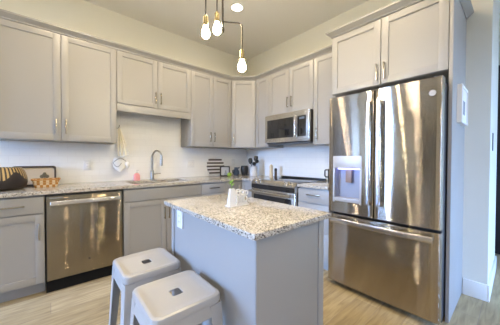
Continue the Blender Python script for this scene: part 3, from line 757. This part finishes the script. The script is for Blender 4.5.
# utensil crock
cx_, cy_ = 2.590, 2.905
t = thing('utensil_crock', 'white cylindrical crock full of black cooking utensils', 'crock', (cx_, cy_, CT))
MB().lathe([(0, 0), (.062, 0), (.066, .005), (.066, .15), (.068, .158), (.062, .160), (.060, .15), (.058, .012), (0, .012)], seg=28).build('pot', m_pot, t)
uts = [(-.095, .012, .268, 'spoon', 'black cooking spoon leaning out of the crock towards the black vase'), (-.044, .034, .275, 'turner', 'black slotted turner at the back of the crock'),
       (.006, -.040, .232, 'ladle', 'black ladle with round bowl at the front of the crock'), (.034, .036, .312, 'spatula', 'tall black spatula standing highest in the crock'), (.090, -.014, .274, 'ladle', 'black ladle leaning out of the crock towards the range')]
for (dx, dy, z, k, lab) in uts:
    wx, wy = dx*rx + dy*Fv.x, dx*ry + dy*Fv.y
    t = thing('cooking_spoon' if k == 'spoon' else k, lab, k, (cx_+wx*(.1 if abs(dx) < .08 else -.3), cy_+wy*(.1 if abs(dx) < .08 else -.3), CT+.016), 0, 'cooking utensils in the crock')
    top = Vector((wx*(.9 if abs(dx) < .08 else .8), wy*(.9 if abs(dx) < .08 else .8), z-.075)); MB().tube([(0, 0, 0), top*.5, top], .005, 8).build('shaft', m_black, t)
    mb = MB(); dv = top.normalized(); sd = Vector((rx, ry, 0)); sd = (sd-dv*sd.dot(dv)).normalized(); fd = dv.cross(sd)
    if k == 'ladle': c = top+dv*.03; mb.ball(tuple(c), .034, 1, .9, .9)
    else:
        wd = dict(spoon=.030, turner=.034, spatula=.034)[k]; lo = []
        for f, q in ((0, .25), (.15, .8), (.4, 1), (.75, 1 if k != 'spoon' else .85), (.93, .85 if k != 'spoon' else .5), (1, .6 if k != 'spoon' else .15)):
            c = top-dv*.012+dv*.095*f
            lo.append([tuple(c+sd*wd*q*math.cos(2*PI*j/16)+fd*.009*math.sin(2*PI*j/16)) for j in range(16)])
        mb.loft(lo)
    mb.build('head', m_black, t)
# mills
t = thing('pepper_mill', 'pale wooden pepper mill beside the range', 'mill', (2.575, 2.482, CT))
MB().lathe([(0, 0), (.028, 0), (.030, .008), (.026, .06), (.024, .11), (.026, .125), (.026, .135), (0, .135)], seg=20).build('body', m_mill, t)
MB().lathe([(0, .135), (.024, .136), (.029, .150), (.027, .180), (.016, .192), (.008, .198), (0, .20)], seg=20).build('knob', m_mill, t)
t = thing('salt_mill', 'slim dark mill beside the pale pepper mill, nearer the wall', 'mill', (2.655, 2.462, CT))
MB().lathe([(0, 0), (.020, 0), (.021, .006), (.019, .10), (0, .10)], seg=18).build('body', mat('dark_walnut', (.09, .06, .045), .4), t)
MB().lathe([(0, .10), (.020, .101), (.022, .118), (.018, .138), (0, .142)], seg=18).build('knob', m_black, t)
# kettle mostly behind the refrigerator
t = thing('black_mug', 'black mug with square handle between range and refrigerator', 'mug', (2.615, 1.470, CT))
MB().lathe([(0, 0), (.060, 0), (.066, .008), (.066, .16), (.062, .162), (.060, .155), (.060, .012), (0, .012)], seg=26).build('body', m_black, t)
MB().tube([(0, .062, .15), (0, .105, .15), (0, .118, .138), (0, .118, .075), (0, .105, .062), (0, .062, .062)], .009, 10).build('handle', m_black, t)

# ------------------------------------------------------------------ on the island
IT = .9155
tag(MB().box((.793), .937, 1.089, 1.149, IT, IT+.007, .002).build('tray', m_white, None, (.865, 1.119, IT)), 'small white ceramic tray under the bud vase and napkin holder', 'tray')
t = thing('bud_vase', 'white tapered ceramic vase with a green sprig on the island', 'vase', (.825, 1.119, IT+.0075), math.radians(-20))
MB().loft([rrect(-.026, .022, -.020, .020, .006, 0), rrect(-.026, .022, -.020, .020, .006, .012), rrect(-.016, .016, -.015, .015, .005, .098), rrect(-.013, .013, -.011, .011, .004, .098), rrect(-.013, .013, -.011, .011, .004, .06)]).build('vessel', m_white, t)
sg = MB().tube([(0, 0, .062), (-.002, 0, .12), (-.006, 0, .145)], .0016, 6).build('sprig', m_leaf, t)
for (a, z, L) in ((.3, .112, .026), (2.6, .116, .026), (1.5, .125, .024), (4.2, .130, .022), (.2, .136, .022), (3.3, .142, .018)):
    lo = []
    for f, w_ in ((0, .001), (.3, .008), (.6, .009), (.85, .005), (1, .0006)):
        c, s_ = math.cos(a), math.sin(a); x = -.004+c*L*f*.7; y = s_*L*f*.7; zz = z+L*f*.7
        lo.append([(x-s_*w_, y+c*w_, zz), (x, y, zz+.0012), (x+s_*w_, y-c*w_, zz), (x, y, zz-.0012)])
    MB().loft(lo).build('leaf', m_leaf, sg)
t = thing('napkin_holder', 'white openwork ceramic napkin holder beside the bud vase', 'napkin holder', (.890, 1.121, IT+.0075), 0)
MB().box(-.040, .040, -.025, .025, 0, .007, .002).build('base', m_white, t)
for y in (-.021, .021):
    mb = MB()
    n = 24
    for (cx, cz, r) in ((-.019, .031, .021), (.019, .031, .021), (0, .068, .021), (-.031, .068, .015), (.031, .068, .015)):
        mb.loft([[(cx+q*math.cos(2*PI*k/n), y+yy, cz+q*math.sin(2*PI*k/n)) for k in range(n)] for q, yy in ((r, -.003), (r, .003), (r-.007, .003), (r-.007, -.003))], closed=True)
    mb.box(-.038, .038, y-.003, y+.003, .005, .012); mb.build('scroll_panel', m_white, t)
tag(MB().box(-.026, .026, -.014, .014, 0, .050, .002).build('napkin_stack', m_mitt), 'stack of white napkins standing in the openwork holder', 'napkin')
o = bpy.data.objects['napkin_stack']; o.location = (.890, 1.121, IT+.015)

# framed card on the end panel
t = thing('wall_frame', 'white square box frame hanging on the tall end panel', 'frame', (2.535, PY0-.0005, 1.485))
lf = lambda e, y: [(x, y, z) for x, z, _ in rrect(-.155+e, .155-e, 0+e, .295-e, .004, 0, 2)]
MB().loft([lf(0, 0), lf(0, -.030), lf(.016, -.030), lf(.016, 0)], closed=True).build('frame', m_trim, t)
MB().box(-.142, .142, -.022, -.003, .013, .282).build('mat', m_print, t)
MB().box(-.035, .06, -.0228, -.0215, .075, .185).build('print', m_ink, t)
